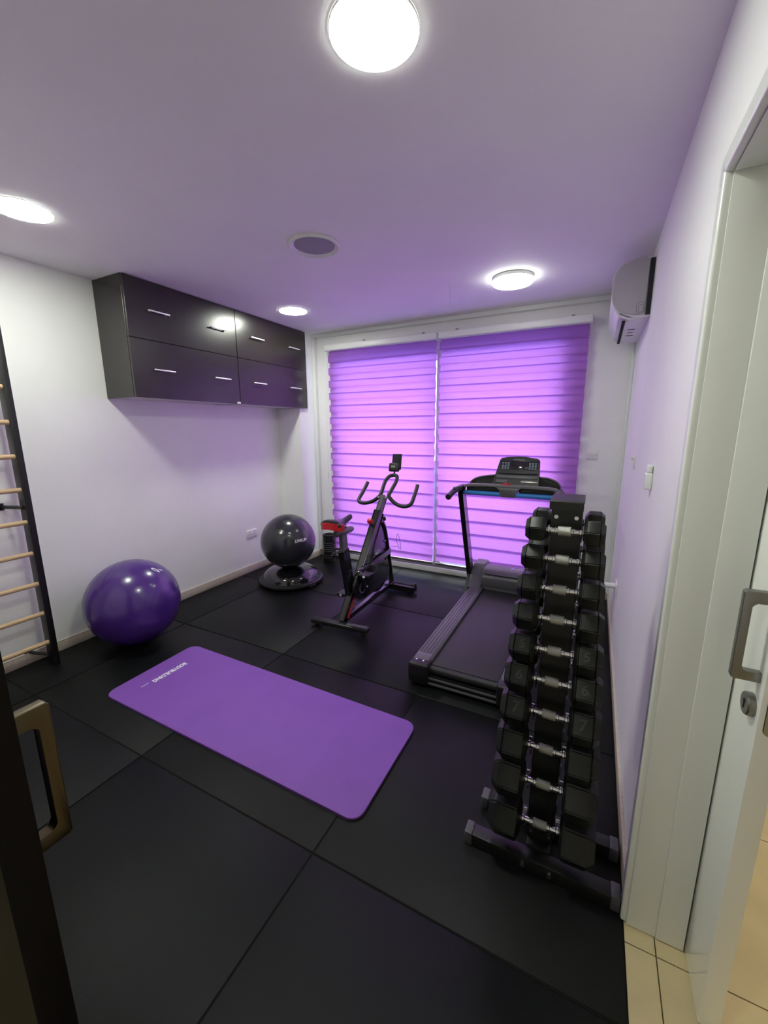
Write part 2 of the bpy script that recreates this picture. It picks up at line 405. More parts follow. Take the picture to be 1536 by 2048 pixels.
# leaf slid back along the far face of the wall, its closing edge still showing
lf = MB().box(0.3605, 0.405, 1.050, 1.90, 0.006, 2.10, 0.002).build('door_leaf', M_door, d1)
hy = 1.080
def pull(b, X0, sgn, y, z0, z1, axis='x', off=0.052, wgt=0.016, th=0.019):
    """flat D-shaped pull; leaf face at X0, standing off along sgn"""
    ri, bar = 0.008, 0.016
    tz, bz = 0.026, 0.022
    P = [(0, z0), (off-0.004, z0), (off, z0+0.004), (off, z1-0.004), (off-0.004, z1), (0, z1), (0, z1-tz)]
    for k in range(6):
        a = PI/2*(1-k/5); P.append((off-bar-ri+ri*math.cos(a), z1-tz-ri+ri*math.sin(a)))
    for k in range(6):
        a = -PI/2*k/5; P.append((off-bar-ri+ri*math.cos(a), z0+bz+ri+ri*math.sin(a)))
    P.append((0, z0+bz))
    b.prism([(X0+sgn*u, v) for u, v in P], 'y' if axis == 'x' else 'x', y-th/2, y+th/2, 0.0015, 2)
b = MB(); pull(b, 0.3605, -1, hy, 0.968, 1.172); b.build('pull_handle', M_nickel, lf)
b = MB(); Mx = Matrix.Translation(V(0.3605, 1.090, 0.905)) @ Matrix.Rotation(-PI/2, 4, 'Y')
b.lathe([(0.026, 0.0), (0.026, 0.012), (0.024, 0.015), (0.0, 0.015)], 32, Mx); b.build('key_rosette', M_nickel, lf)
b = MB(); b.lathe([(0.005, 0.0), (0.005, 0.0008), (0, 0.0008)], 14, Matrix.Translation(V(0.3452, 1.090, 0.910)) @ Matrix.Rotation(-PI/2, 4, 'Y')).box(0.3445, 0.3453, 1.0877, 1.0923, 0.893, 0.910)
b.build('keyhole', M_gap, lf)
def rr(cx, cz, wx, wz, r, n=8):
    out = []
    for k, (sx, sz) in enumerate(((1, 1), (-1, 1), (-1, -1), (1, -1))):
        for q in range(n+1):
            a = k*PI/2 + q*PI/2/n
            out.append((cx+sx*(wx-r)+r*math.cos(a), cz+sz*(wz-r)+r*math.sin(a)))
    return out
MB().prism(rr(0.3835, 0.985, 0.0122, 0.1245, 0.0118), 'y', 1.0485, 1.0501).build('lock_plate_rebate', M_gap, lf)
MB().prism(rr(0.3835, 0.985, 0.0114, 0.1237, 0.0110), 'y', 1.0475, 1.0486).build('lock_plate', M_satin, lf)
MB().cyl(V(0.3835, 1.0468, 0.872), V(0.3835, 1.0476, 0.872), 0.004, 14).build('plate_screw', M_seam, lf)

# ------------------------------------------------------------------ dark door leaf beside the camera (door_2)
d2 = MB().box(-1.455, -0.590, 0.140, 0.180, 0.006, 2.08, 0.0015).build('door_2', M_darkdoor); d2['kind'] = 'structure'
b = MB(); pull(b, 0.180, 1, -0.655, 0.925, 1.142, axis='y', off=0.055, wgt=0.017, th=0.019)
b.build('pull_handle', M_bronze, d2)

# ------------------------------------------------------------------ ceiling lights
def downlight(x, y, label):
    t = thing('ceiling_light', label, 'ceiling light', (x, y, H), group='round lamps in the ceiling')
    MB().lathe([(0.121, 0), (0.121, -0.003), (0.119, -0.004), (0.118, -0.004), (0.118, 0)], 56, Matrix.Translation(V(x, y, H-0.0005)), caps=False).build('rim', M_lamprim, t)
    MB().lathe([(0.1175, -0.001), (0.1175, -0.0050), (0.0, -0.0060)], 56, Matrix.Translation(V(x, y, H-0.0005))).build('diffuser', M_lamp, t)
    return t
downlight(-0.615, 1.155, 'glowing flush round lamp, the largest, at the top edge of the picture')
downlight(-2.515, 1.160, 'glowing flush round lamp in the ceiling beside the white wall with the wall bars')
downlight(-2.483, 3.095, 'glowing flush round lamp in the ceiling next to the dark cabinets')
t = thing('ceiling_light', 'round drum lamp standing proud of the ceiling near the air conditioner', 'ceiling light', (-0.610, 3.165, H), group='round lamps in the ceiling')
MB().lathe([(0.128, 0), (0.136, -0.003), (0.137, -0.022), (0.133, -0.024)], 56, Matrix.Translation(V(-0.610, 3.165, H))).build('base_ring', M_lamprim, t)
MB().lathe([(0.128, -0.0245), (0.1365, -0.0255), (0.137, -0.037), (0.130, -0.044), (0.0, -0.047)], 56, Matrix.Translation(V(-0.610, 3.165, H))).build('diffuser', M_drum, t)
# unseen fill lamps added behind the camera and beyond the sliding door
def fill_lamp(x, y, label, m):
    t = thing('fill_lamp', label, 'ceiling light', (x, y, H))
    MB().lathe([(0.12, 0.0), (0.12, -0.02), (0.112, -0.026), (0.112, -0.0005)], 40, Matrix.Translation(V(x, y, H)), caps=False).build('rim', M_lamprim, t)
    MB().lathe([(0.1115, -0.010), (0.09, -0.0275), (0.0, -0.03)], 40, Matrix.Translation(V(x, y, H))).build('diffuser', m, t)
fill_lamp(-0.95, -0.60, 'added round fill lamp on the ceiling behind the doorway', M_passfill)
fill_lamp(1.35, 1.9, 'added round warm fill lamp on the ceiling of the room beyond the sliding door', M_roomfill)
# ceiling loudspeaker
t = thing('ceiling_speaker', 'round ceiling loudspeaker with grey mesh grille between the lamps', 'speaker', (-1.522, 2.115, H))
MB().lathe([(0.145, 0.0), (0.147, -0.006), (0.143, -0.013), (0.138, -0.016), (0.120, -0.007), (0.116, -0.004), (0.116, 0.0)], 56, Matrix.Translation(V(-1.522, 2.115, H-0.0003)), caps=False).build('rim', M_white, t)
MB().lathe([(0.1155, -0.001), (0.1155, -0.0045), (0.06, -0.006), (0.0, -0.0065)], 48, Matrix.Translation(V(-1.522, 2.115, H-0.0003))).build('grille', M_spk, t)

# ------------------------------------------------------------------ wall cabinets
def cabinet(y0, y1, label, hys, filler=0.0):
    t = thing('wall_cabinet', label, 'cabinet', (XL, (y0+y1)/2, 1.742), group='dark cabinets under the ceiling')
    xf = -2.885; yc = min(y1, 3.663)
    b = MB(); b.box(XL+0.001, xf-0.021, y0, y0+0.02, 1.742, H-0.002, 0.0008, 1).box(XL+0.001, xf-0.021, yc-0.02, yc, 1.742, H-0.002, 0.0008, 1)
    b.box(XL+0.001, xf-0.021, y0+0.02, yc-0.02, H-0.022, H-0.002).box(XL+0.001, XL+0.012, y0+0.02, yc-0.02, 1.762, H-0.022)
    b.build('body', M_wenge, t)
    MB().box(XL+0.001, xf-0.021, y0+0.0205, yc-0.0205, 1.743, 1.762).build('bottom_panel', M_wengein, t)
    for z0, z1, hz in ((1.742, 2.139, 1.941), (2.143, H-0.006, 2.338)):
        d = MB().box(xf-0.020, xf, y0+0.002, y1-0.002, z0, z1, 0.0008, 1).build('flap_door', M_wenge, t)
        for hy_ in hys:
            h = MB().box(xf+0.018, xf+0.026, hy_-0.083, hy_+0.083, hz-0.005, hz+0.005, 0.002)
            h.box(xf, xf+0.019, hy_-0.068, hy_-0.060, hz-0.004, hz+0.004).box(xf, xf+0.019, hy_+0.060, hy_+0.068, hz-0.004, hz+0.004)
            h.build('bar_handle', M_bar, d)
    return t
cb1 = cabinet(1.838, 2.798, 'dark wood wall cabinet with four bar handles, the one nearer the wall bars', (2.07, 2.605))
MB().box(-2.884, -2.874, 2.755, 2.790, 1.743, 1.757, 0.001).build('latch', M_white, cb1)
cb2 = cabinet(2.800, 3.778, 'dark wood wall cabinet with four bar handles, ending at the window corner', (3.045, 3.570))

# ------------------------------------------------------------------ wall bars
t = thing('wall_bars', 'black steel wall bars with beech rungs on the white wall', 'wall bars', (-3.08, 0.8, 0))
for yy in (1.188, 0.30):
    MB().box(-3.115, -3.040, yy-0.018, yy+0.018, 0.0005, 2.42, 0.003).build('upright', M_rack, t)
for k in range(12):
    z = 0.166 + k*0.1995
    MB().cyl(V(-3.062, 0.3185, z), V(-3.062, 1.1695, z), 0.0145, 16).build('rung', M_wood, t)
for z in (0.075, 1.055, 2.05):
    for yy, s in ((1.168, -1), (0.32, 1)):
        b = MB(); b.box(XL+0.0005, XL+0.006, yy+s*0.055-0.02, yy+s*0.055+0.02, z-0.022, z+0.022, 0.002)
        b.tube([V(XL+0.006, yy+s*0.045, z), V(XL+0.05, yy+s*0.035, z), V(-3.105, yy+s*0.010, z), V(-3.06, yy+s*0.006, z)], 0.011, 10)
        b.build('bracket', M_black, t)
        MB().cyl(V(-3.075, yy-0.0, z), V(-3.075, yy+s*0.012, z), 0.008, 8).build('bolt', M_chrome, t)

# ------------------------------------------------------------------ exercise ball
def ballmesh(c, r, grooves, seg=64, pole=V(0, 0, 1)):
    b = MB(); prof = []; N = 90
    for k in range(N+1):
        a = PI*k/N; rr_ = r
        for g in grooves: rr_ -= 0.0016*math.exp(-((a-g)/0.016)**2)
        prof.append((max(0, rr_*math.sin(a)), -rr_*math.cos(a)))
    prof[0] = (0, -r); prof[-1] = (0, r)
    q = V(0, 0, 1).rotation_difference(pole.normalized()).to_matrix().to_4x4()
    b.lathe(prof, seg, Matrix.Translation(c) @ q); return b
pb = V(-2.868, 1.628, 0.304)
t = thing('exercise_ball', 'large glossy purple exercise ball on the floor against the white wall', 'ball', (pb.x, pb.y, 0))
ballmesh(pb, 0.3038, [0.5, 0.62, 0.95, 1.08, PI-0.5, PI-0.62, PI-0.95, PI-1.08], pole=V(-0.75, -0.6, 0.28)).build('ball', M_pball, t)
def on_sphere(c, r, px_dir, up, lift=0.0008):
    """frame on the sphere where the outward normal is px_dir"""
    n = px_dir.normalized(); x = up.cross(n).normalized(); y = n.cross(x); return x, y, n
def wrap(o, c, r):
    cc = c - Vector(o.parent.location if o.parent else (0, 0, 0)) - Vector(o.location)
    for v in o.data.vertices:
        d = v.co - cc; v.co = cc + d.normalized()*(r + 0.0008)
def hit(px, py, c, r):
    d = (_f + _r2*((px-768)/815.96) - _u2*((py-1024)/815.96)).normalized(); o = V(0, 0, 1.51)
    oc = o-c; b_ = oc.dot(d); q = b_*b_ - oc.dot(oc) + r*r
    return o + d*(-b_-math.sqrt(max(q, 0)))
def decal(name, poly, c, r, px, py, scale, m, parent, rot=0.0):
    """flat printed shape laid on the ball"""
    P = hit(px, py, c, r); n = (P-c).normalized(); x = V(0, 0, 1).cross(n).normalized(); y = n.cross(x)
    X = x*math.cos(rot)+y*math.sin(rot); Y = -x*math.sin(rot)+y*math.cos(rot)
    b = MB(); vs = [b.bm.verts.new(P + X*u*scale + Y*v*scale) for u, v in poly]; b.bm.faces.new(vs)
    bmesh.ops.triangulate(b.bm, faces=b.bm.faces); bmesh.ops.subdivide_edges(b.bm, edges=b.bm.edges, cuts=2)
    o = b.build(name, m, parent); wrap(o, c, r); return o
leaf = [(0.0, 0.95), (0.22, 0.8), (0.36, 0.45), (0.42, 0.05), (0.34, -0.4), (0.15, -0.8), (-0.05, -1.0), (-0.22, -0.5), (-0.36, 0.0), (-0.38, 0.5), (-0.2, 0.85)]
decal('printed_mark', leaf, pb, 0.3038, 311, 1140, 0.034, M_mark, t, rot=0.32)
ihole = decal('mark_centre', [(u*0.42-0.02, v*0.62+0.06) for u, v in leaf], pb, 0.3046, 311, 1140, 0.034, M_pball, t, rot=0.32); wrap(ihole, pb, 0.3046)
decal('printed_mark', [(-0.2, 1.0), (0.15, 0.8), (0.2, 0.4), (-0.02, 0.2), (0.4, 0.05), (0.5, -0.3), (0.1, -0.9), (-0.2, -0.95), (0.15, -0.4), (-0.3, -0.05), (-0.35, 0.4), (-0.05, 0.55)], pb, 0.3038, 320.5, 1140, 0.019, M_mark, t, rot=0.35)

# ------------------------------------------------------------------ balance dome with the grey ball on it
bc = V(-2.645, 3.075, 0)
t = thing('balance_dome', 'black rubber balance dome on a round platform under the charcoal ball', 'balance trainer', tuple(bc))
MB().lathe([(0.0, 0.004), (0.27, 0.004), (0.305, 0.014), (0.318, 0.030), (0.316, 0.046), (0.300, 0.056), (0.284, 0.056), (0.0, 0.052)], 72, Matrix.Translation(bc)).build('platform', M_rubber, t)
prof = [(0.282, 0.0565)]
for k in range(1, 20):
    a = k/20*PI/2; prof.append((0.276*math.cos(a)**0.9 if a < 1.55 else 0, 0.060+0.118*math.sin(a)))
prof.append((0.0, 0.178))
MB().lathe(prof, 72, Matrix.Translation(bc)).build('dome', M_bosu, t)
for ang in (-0.2, 2.9):
    p = bc + V(math.cos(ang)*0.316, math.sin(ang)*0.316, 0.022)
    MB().box(-0.012, 0.012, -0.035, 0.035, -0.014, 0.014, 0.004, 2, Matrix.Translation(p) @ Matrix.Rotation(ang, 4, 'Z')).build('grip_tab', M_black, t)
gc = V(-2.606, 3.014, 0.442); gr = 0.2630
t = thing('exercise_ball', 'charcoal grey exercise ball with white lettering resting on the balance dome', 'ball', (gc.x, gc.y, gc.z-gr))
ballmesh(gc, gr, [0.55, 0.8, PI-0.55, PI-0.8], pole=V(0.3, -0.1, 1)).build('ball', M_gball, t)
P = hit(602, 1081, gc, gr); n = (P-gc).normalized(); xv = V(0, 0, 1).cross(n).normalized(); yv = n.cross(xv)
o = text('lettering', 'LIVEUP!', 0.038, M_mark, t, frame(P, xv, yv, n), ext=0.0, bold=0.0010, sx=1.0, sub=1, shear=0.2); wrap(o, gc, gr)

# ------------------------------------------------------------------ foam roller
rc = V(-2.665, 3.792, 0)
t = thing('foam_roller', 'black ribbed foam roller standing upright in the window corner', 'roller', tuple(rc))
prof = [(0.062, 0.0), (0.072, 0.004)]
z = 0.010
while z < 0.30:
    g = 0.004 if (0.05 < z < 0.09 or 0.12 < z < 0.24) and int(z/0.012) % 2 else 0.0
    prof.append((0.074-g, z)); z += 0.006
prof += [(0.074, 0.300), (0.077, 0.308), (0.077, 0.318), (0.072, 0.322), (0.060, 0.322), (0.056, 0.312), (0.056, 0.02), (0.0, 0.02)]
MB().lathe(prof, 48, Matrix.Translation(rc)).build('tube', M_rubber, t)

# ------------------------------------------------------------------ yoga mat
cs = [(-1.608*1.51, 1.158*1.51), (-0.465*1.51, 1.143*1.51), (-0.463*1.51, 0.74*1.51), (-1.599*1.51, 0.752*1.51)]
def roundpoly(cs, r, n=8):
    out = []; m = len(cs)
    for i in range(m):
        p = Vector((*cs[i], 0)); a = (Vector((*cs[i-1], 0))-p).normalized(); b_ = (Vector((*cs[(i+1) % m], 0))-p).normalized()
        c0 = p+a*r; c1 = p+b_*r; cc = p+(a+b_)*r
        for k in range(n+1):
            f = k/n*PI/2; out.append(tuple((cc - b_*r*math.cos(f) - a*r*math.sin(f)).xy))
    return out
t = thing('yoga_mat', 'purple foam exercise mat with white lettering lying flat on the black floor', 'mat', (-1.56, 1.43, 0))
pol = roundpoly(cs, 0.055)
MB().prism(pol, 'z', 0.0006, 0.0125, 0.003, 2).build('mat', M_yoga, t)
for k in range(14):
    # ribs moulded across the near end
    xx = -0.712 - k*0.011
    MB().box(xx-0.0016, xx+0.0016, 1.175, 1.675, 0.0124, 0.0131).build('rib', M_yoga, t)
# lettering runs across the far short edge
import_y = 1.475
text('lettering', 'BODYBUILDING', 0.044, M_mark, t, frame(V(-2.275, 1.452, 0.0132), V(0, -1, 0), V(1, 0, 0), V(0, 0, 1)), bold=0.0016, sx=0.71)
text('small_lettering', '.com', 0.026, M_mark2, t, frame(V(-2.283, 1.297, 0.0132), V(0, -1, 0), V(1, 0, 0), V(0, 0, 1)), bold=0.0008)

# ------------------------------------------------------------------ air conditioner
t = thing('air_conditioner', 'white wall-mounted air conditioner high on the wall at the window corner', 'air conditioner', (XR, 3.4, 2.11))
ya, yb_ = 3.0, 3.83
def acprof(s=0.0):
    pts = [(XR-0.012, 2.475-s), (0.17, 2.487-s)]
    for k in range(0, 9):
        a = R(90) + R(90)*k/8
        pts.append((0.112+math.cos(a)*(0.104-s), 2.375+math.sin(a)*(0.100-s)))
    pts += [(0.008+s, 2.30)]
    for k in range(1, 9):
        a = R(180) + R(75)*k/8
        pts.append((0.108+math.cos(a)*(0.100-s), 2.30+math.sin(a)*(0.125-s)))
    return pts
body = acprof(); 
pl = [(XR-0.0005, 2.470)] + body[1:] + [(0.150, 2.150), (XR-0.0005, 2.150)]
MB().prism(pl, 'y', ya+0.012, yb_-0.012, 0.004).build('body', M_acbody, t)
pl2 = [(XR-0.026, 2.462)] + acprof(0.004)[1:] + [(0.150, 2.168), (XR-0.030, 2.172)]
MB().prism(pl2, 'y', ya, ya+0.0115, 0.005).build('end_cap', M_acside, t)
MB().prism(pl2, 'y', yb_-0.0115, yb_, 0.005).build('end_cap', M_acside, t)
MB().box(XR-0.024, XR-0.0005, ya+0.004, ya+0.0125, 2.165, 2.468).build('wall_plate', M_black, t)
MB().prism([(0.030, 2.215), (0.055, 2.172), (0.110, 2.148), (0.195, 2.146), (0.195, 2.156), (0.112, 2.158), (0.062, 2.182), (0.040, 2.218)], 'y', ya+0.02, yb_-0.02, 0.001).build('louvre', M_acbody, t)
MB().box(0.078, 0.096, ya+0.035, yb_-0.035, 2.1435, 2.1485, 0.001).build('air_slot', M_gap, t)
MB().box(0.120, 0.165, ya+0.30, ya+0.31, 2.1440, 2.1458).box(0.125, 0.16, ya+0.40, ya+0.41, 2.1440, 2.1458).box(0.12, 0.165, ya+0.50, ya+0.51, 2.1440, 2.1458).build('printed_lines', M_seam, t)
o = MB(); pts = [V(x, ya-0.0006, z) for x, z in rr(0.165, 2.205, 0.020, 0.030, 0.016)]; o.tube(pts+[pts[0]], 0.0008, 6, cap=False); o.build('cap_outline', M_seam, t)
o = MB(); pts = [V(x, ya-0.0006, z) for x, z in rr(0.168, 2.200, 0.012, 0.020, 0.010)]; o.tube(pts+[pts[0]], 0.0007, 6, cap=False); o.build('cap_outline', M_seam, t)

# ------------------------------------------------------------------ small wall fittings
t = thing('light_switch', 'white fused switch plate on the wall right beside the blind', 'switch', (-0.022, YB, 1.29))
MB().box(-0.066, 0.022, YB-0.010, YB-0.0003, 1.248, 1.334, 0.003).build('plate', M_white, t)
MB().box(-0.040, -0.004, YB-0.0135, YB-0.0101, 1.278, 1.303, 0.002).build('rocker', M_white, t)
for xx in (-0.055, 0.011): MB().cyl(V(xx, YB-0.0101, 1.291), V(xx, YB-0.0115, 1.291), 0.003, 10).build('screw', M_seam, t)
t = thing('wall_socket', 'white double wall socket low on the wall behind the charcoal ball', 'socket', (XL, 3.145, 0.415))
MB().box(XL+0.0003, XL+0.010, 3.070, 3.216, 0.373, 0.459, 0.003).build('plate', M_white, t)
for yy in (3.108, 3.178):
    b = MB()
    b.box(XL+0.0101, XL+0.0108, yy-0.004, yy+0.004, 0.430, 0.442).box(XL+0.0101, XL+0.0108, yy-0.017, yy-0.009, 0.408, 0.413).box(XL+0.0101, XL+0.0108, yy+0.009, yy+0.017, 0.408, 0.413)
    b.build('pin_slots', M_seam, t)
t = thing('remote_holder', 'small white remote holder on the right wall, the larger one nearer the door frame', 'remote holder', (XR, 1.98, 1.26))
MB().box(XR-0.026, XR-0.0003, 1.955, 2.010, 1.262, 1.330, 0.006, 3).build('cradle', M_white, t)
MB().box(XR-0.022, XR-0.003, 1.960, 2.005, 1.3305, 1.362, 0.006, 3).build('remote', M_white, t)
t = thing('hook', 'small white hook on the right wall, the one nearer the window', 'hook', (XR, 2.87, 1.26))
MB().box(XR-0.008, XR-0.0003, 2.835, 2.905, 1.268, 1.345, 0.003).build('plate', M_white, t)
MB().box(XR-0.022, XR-0.008, 2.840, 2.895, 1.325, 1.345, 0.005, 3).build('lip', M_white, t)
t = thing('wall_socket', 'white socket with a round plug low on the right wall behind the dumbbell rack', 'socket', (XR, 3.15, 0.40))
MB().box(XR-0.009, XR-0.0003, 3.09, 3.235, 0.365, 0.452, 0.003).build('plate', M_white, t)
MB().cyl(V(XR-0.0095, 3.16, 0.418), V(XR-0.075, 3.16, 0.418), 0.019, 20).build('plug', M_white, t)
MB().tube(smoothpath([V(XR-0.075, 3.16, 0.418), V(XR-0.11, 3.165, 0.40), V(XR-0.12, 3.18, 0.2), V(XR-0.10, 3.3, 0.012), V(XR-0.25, 3.5, 0.008)]), 0.004, 8).build('cable', M_black, t)

# ------------------------------------------------------------------ dumbbell tower
RX = -0.060; yF, yR = 1.282, 1.432; yc = 1.357
zs = [1.212, 1.124, 1.029, 0.930, 0.824, 0.717, 0.598, 0.468, 0.330, 0.168]
t = thing('dumbbell_rack', 'black upright steel dumbbell tower with a flat cap beside the right wall', 'dumbbell rack', (RX, yc, 0))
MB().box(RX-0.235, RX+0.236, 1.240, 1.292, 0.0005, 0.050, 0.004).build('base_foot', M_rack, t)
MB().box(RX-0.215, RX+0.240, 1.412, 1.462, 0.0005, 0.050, 0.004).build('base_foot', M_rack, t)
for (fx, fy) in ((RX-0.236, 1.266), (RX+0.240, 1.266), (RX-0.216, 1.437), (RX+0.241, 1.437)):
    MB().box(fx-0.014, fx+0.014, fy-0.0275, fy+0.0275, 0.0004, 0.054, 0.004).build('foot_cap', M_rail, t)
MB().box(RX-0.040, RX+0.040, 1.292, 1.412, 0.004, 0.054, 0.004).build('base_beam', M_rack, t)
MB().box(RX-0.042, RX+0.042, 1.328, 1.332, 0.054, 1.290, 0.001, 1).build('front_panel', M_rack, t)
MB().box(RX-0.042, RX+0.042, 1.382, 1.386, 0.054, 1.290, 0.001, 1).build('rear_panel', M_rack, t)
for s in (-1, 1):
    MB().box(RX+s*0.042-0.002, RX+s*0.042+0.002, 1.3325, 1.3815, 0.054, 1.290, 0.001, 1).build('side_panel', M_rack, t)
MB().prism([(1.275, 1.276), (1.275, 1.300), (1.279, 1.304), (1.420, 1.304), (1.424, 1.300), (1.424, 1.276), (1.421, 1.276), (1.421, 1.2995), (1.278, 1.2995), (1.278, 1.276)], 'x', RX-0.046, RX+0.046, 0.001, 1).build('cap', M_rack, t)
for z in zs:
    for (yy, s) in ((yF, 1), (yR, -1)):
        for sx in (-1, 1):
            b = MB()
            x0_ = RX+sx*0.046; y_a = yy+s*0.050; 
            # cradle arm: short hooked plate holding the handle
            poly = [(yy-s*0.022, z-0.006), (yy-s*0.026, z+0.004), (yy-s*0.019, z+0.004), (yy-s*0.014, z-0.012), (yy+s*0.012, z-0.012), (yy+s*0.020, z+0.010), (yy+s*0.050, z+0.010), (yy+s*0.050, z-0.030), (yy+s*0.010, z-0.026), (yy-s*0.014, z-0.022)]
            b.prism([(p, q-0.004) for p, q in poly], 'x', x0_-0.0015, x0_+0.0015)
            b.build('cradle', M_rack, t)
    for sx in (-1, 1):
        MB().cyl(V(RX+sx*0.0445, 1.352, z-0.030), V(RX+sx*0.060, 1.352, z-0.030), 0.006, 6).build('bolt', M_chrome, t)
for (dx, yy, z) in ((-0.028, 1.328, 1.246), (0.028, 1.328, 1.246), (-0.030, 1.328, 0.085), (0.030, 1.328, 0.085)):
    MB().cyl(V(RX+dx, yy, z), V(RX+dx, yy-0.007, z), 0.0065, 6).build('bolt', M_chrome, t)
for dx in (-0.043, 0.043):
    b = MB(); b.cyl(V(RX+dx, 1.240, 0.026), V(RX+dx, 1.233, 0.026), 0.009, 6); b.build('bolt', M_chrome, t)

def dumbbell(i, loc, label, front=True):
    """hex dumbbell, handle along x; origin at the handle centre"""
    k = i/9; turn = R([-16, -14, -3, -6, 0, 0, 0, 4, -2, 3][i]) if front else R([8, -10, 5, 0, -6, 3][i])
    hl = 0.057 + 0.050*k           # head length
    hr = [.041, .043, .046, .050, .055, .060, .066, .072, .078, .083][i]           # head radius to the flats' corner
    gap = 0.050 + 0.012*k          # handle half length
    t = thing('dumbbell', label, 'dumbbell', loc, group='hex dumbbells on the tower rack')
    def loc_build(b, name, m): return b.build(name, m, None)
    hx = MB()
    prof = [(0.0, -gap-0.012), (0.008, -gap-0.012), (0.0115, -gap+0.004), (0.0115, -gap+0.012), (0.0105, -gap*0.55), (0.013, -gap*0.5), (0.013, -gap*0.43), (0.0145, -gap*0.38)]
    prof = [(0.010, -gap-0.012), (0.010, -gap+0.002), (0.0125, -gap+0.004), (0.0125, -gap+0.009), (0.0095, -gap+0.012), (0.0100, -gap*0.52), (0.0128, -gap*0.49), (0.0128, -gap*0.42), (0.0105, -gap*0.40)]
    prof = prof + [(r, -z) for r, z in reversed(prof)]
    hx.lathe(prof, 20, Matrix.Rotation(PI/2, 4, 'Y')); h = hx.build('handle', M_chrome); h.parent = t
    g = MB(); g.lathe([(0.0135, -gap*0.36), (0.0150, -gap*0.32), (0.0150, gap*0.32), (0.0135, gap*0.36)], 20, Matrix.Rotation(PI/2, 4, 'Y')); g = g.build('grip', M_steelgrip); g.parent = t
    for s in (-1, 1):
        b = MB(); rings = []
        x_in = s*gap; x_out = s*(gap+hl)
        for (x, r) in ((x_in, hr*0.62), (x_in+s*0.010, hr*0.97), (x_in+s*0.016, hr), (x_out-s*hl*0.26, hr), (x_out-s*hl*0.20, hr*0.97), (x_out, hr*0.72)):
            rings.append([b.bm.verts.new(V(x, r*math.cos(q*PI/3), r*math.sin(q*PI/3))) for q in range(6)])
        for a_, c_ in zip(rings, rings[1:]):
            for q in range(6): b.bm.faces.new((a_[q], a_[(q+1) % 6], c_[(q+1) % 6], c_[q]))
        b.bm.faces.new(rings[0]); b.bm.faces.new(list(reversed(rings[-1])))
        for v in b.bm.verts: v.co = Matrix.Rotation(turn, 3, 'X') @ v.co
        es = [e for e in b.bm.edges if len(e.link_faces) == 2 and abs(e.verts[0].co.x-e.verts[1].co.x) > 0.006]
        bmesh.ops.bevel(b.bm, geom=es, offset=hr*0.06, segments=2, affect='EDGES')
        o = b.build('head', M_hex); o.parent = t
        if front and 4 <= i <= 6:
            # raised figure on the flat that faces up and forward
            n_ = V(0, -math.cos(R(30)), math.sin(R(30)))
            c0 = V(s*(gap+hl*0.45), 0, 0) + n_*(hr*math.cos(PI/6))
            up_ = V(0, math.sin(R(30)), math.cos(R(30)))
            tx = text('raised_number', str(i+1), hr*0.72, M_digit, None, frame(c0, V(1, 0, 0), up_, n_), ext=0.0012, bold=0.0005)
            tx.parent = o
    return t
ordn = ['topmost', 'second', 'third', 'fourth', 'fifth', 'sixth', 'seventh', 'eighth', 'ninth', 'lowest']
for i in range(10):
    tier = {0: 'topmost', 9: 'lowest'}.get(i, ordn[i] + ' from the top')
    size = ['smallest', 'small', 'small', 'small', 'medium', 'medium', 'medium', 'large', 'large', 'largest'][i]
    dumbbell(i, (RX, yF, zs[i]), f'{size} black hex dumbbell on the near side of the tower, {tier}')
for i in range(6):
    tier = {0: 'topmost'}.get(i, ordn[i] + ' from the top')
    dumbbell(i, (RX, yR, zs[i]), f'black hex dumbbell on the window side of the tower, {tier}', front=False)

# ------------------------------------------------------------------ treadmill
t = thing('treadmill', 'black and grey treadmill with blue handlebar standing before the blind', 'treadmill', (-0.565, 2.8, 0))
LX0, LX1, RX0, RX1 = -0.885, -0.768, -0.362, -0.245
for (a, b_) in ((LX0, LX1), (RX0, RX1)):
    r = MB().box(a, b_, 2.115, 3.42, 0.045, 0.148, 0.010, 3).build('side_rail', M_rail, t)
    for k in range(5):
        xx = a+0.018+k*(b_-a-0.036)/4
        MB().box(xx-0.0035, xx+0.0035, 2.17, 3.40, 0.1475, 0.1512, 0.0015, 2).build('grip_ridge', M_grey, r)
    c = MB().box(a-0.006, b_+0.004, 2.030, 2.118, 0.018, 0.150, 0.018, 4).build('end_cap', M_black, t)
    MB().box(a+0.012, b_-0.012, 2.085, 2.165, 0.1495, 0.1535, 0.002).build('cap_plate', M_grey, c)
    for dx in (0.035, 0.078): MB().cyl(V(a+dx, 2.075, 0.149), V(a+dx, 2.075, 0.1535), 0.0065, 10).build('screw', M_chrome, c)
b = MB().box(LX1+0.004, RX0-0.004, 2.10, 3.45, 0.120, 0.128, 0.003)
b.build('running_belt', M_belt, t)
MB().cyl(V(LX1+0.004, 2.088, 0.104), V(RX0-0.004, 2.088, 0.104), 0.0225, 28).build('rear_roller', M_belt, t)
MB().box(LX1+0.002, RX0-0.002, 2.13, 3.42, 0.075, 0.119).build('deck', M_black, t)
MB().box(LX1-0.001, RX0+0.001, 2.050, 2.062, 0.055, 0.066, 0.003).build('cross_bar', M_grey, t)
MB().box(LX1-0.001, RX0+0.001, 2.046, 2.062, 0.024, 0.035, 0.003).build('cross_bar', M_grey, t)
MB().box(LX1-0.001, RX0+0.001, 2.063, 2.075, 0.022, 0.075).build('cross_frame', M_black, t)
for xx in (-0.84, -0.29):
    for yy in (2.2, 3.3): MB().cyl(V(xx, yy, 0.0003), V(xx, yy, 0.046), 0.022, 18).build('foot', M_rubber, t)
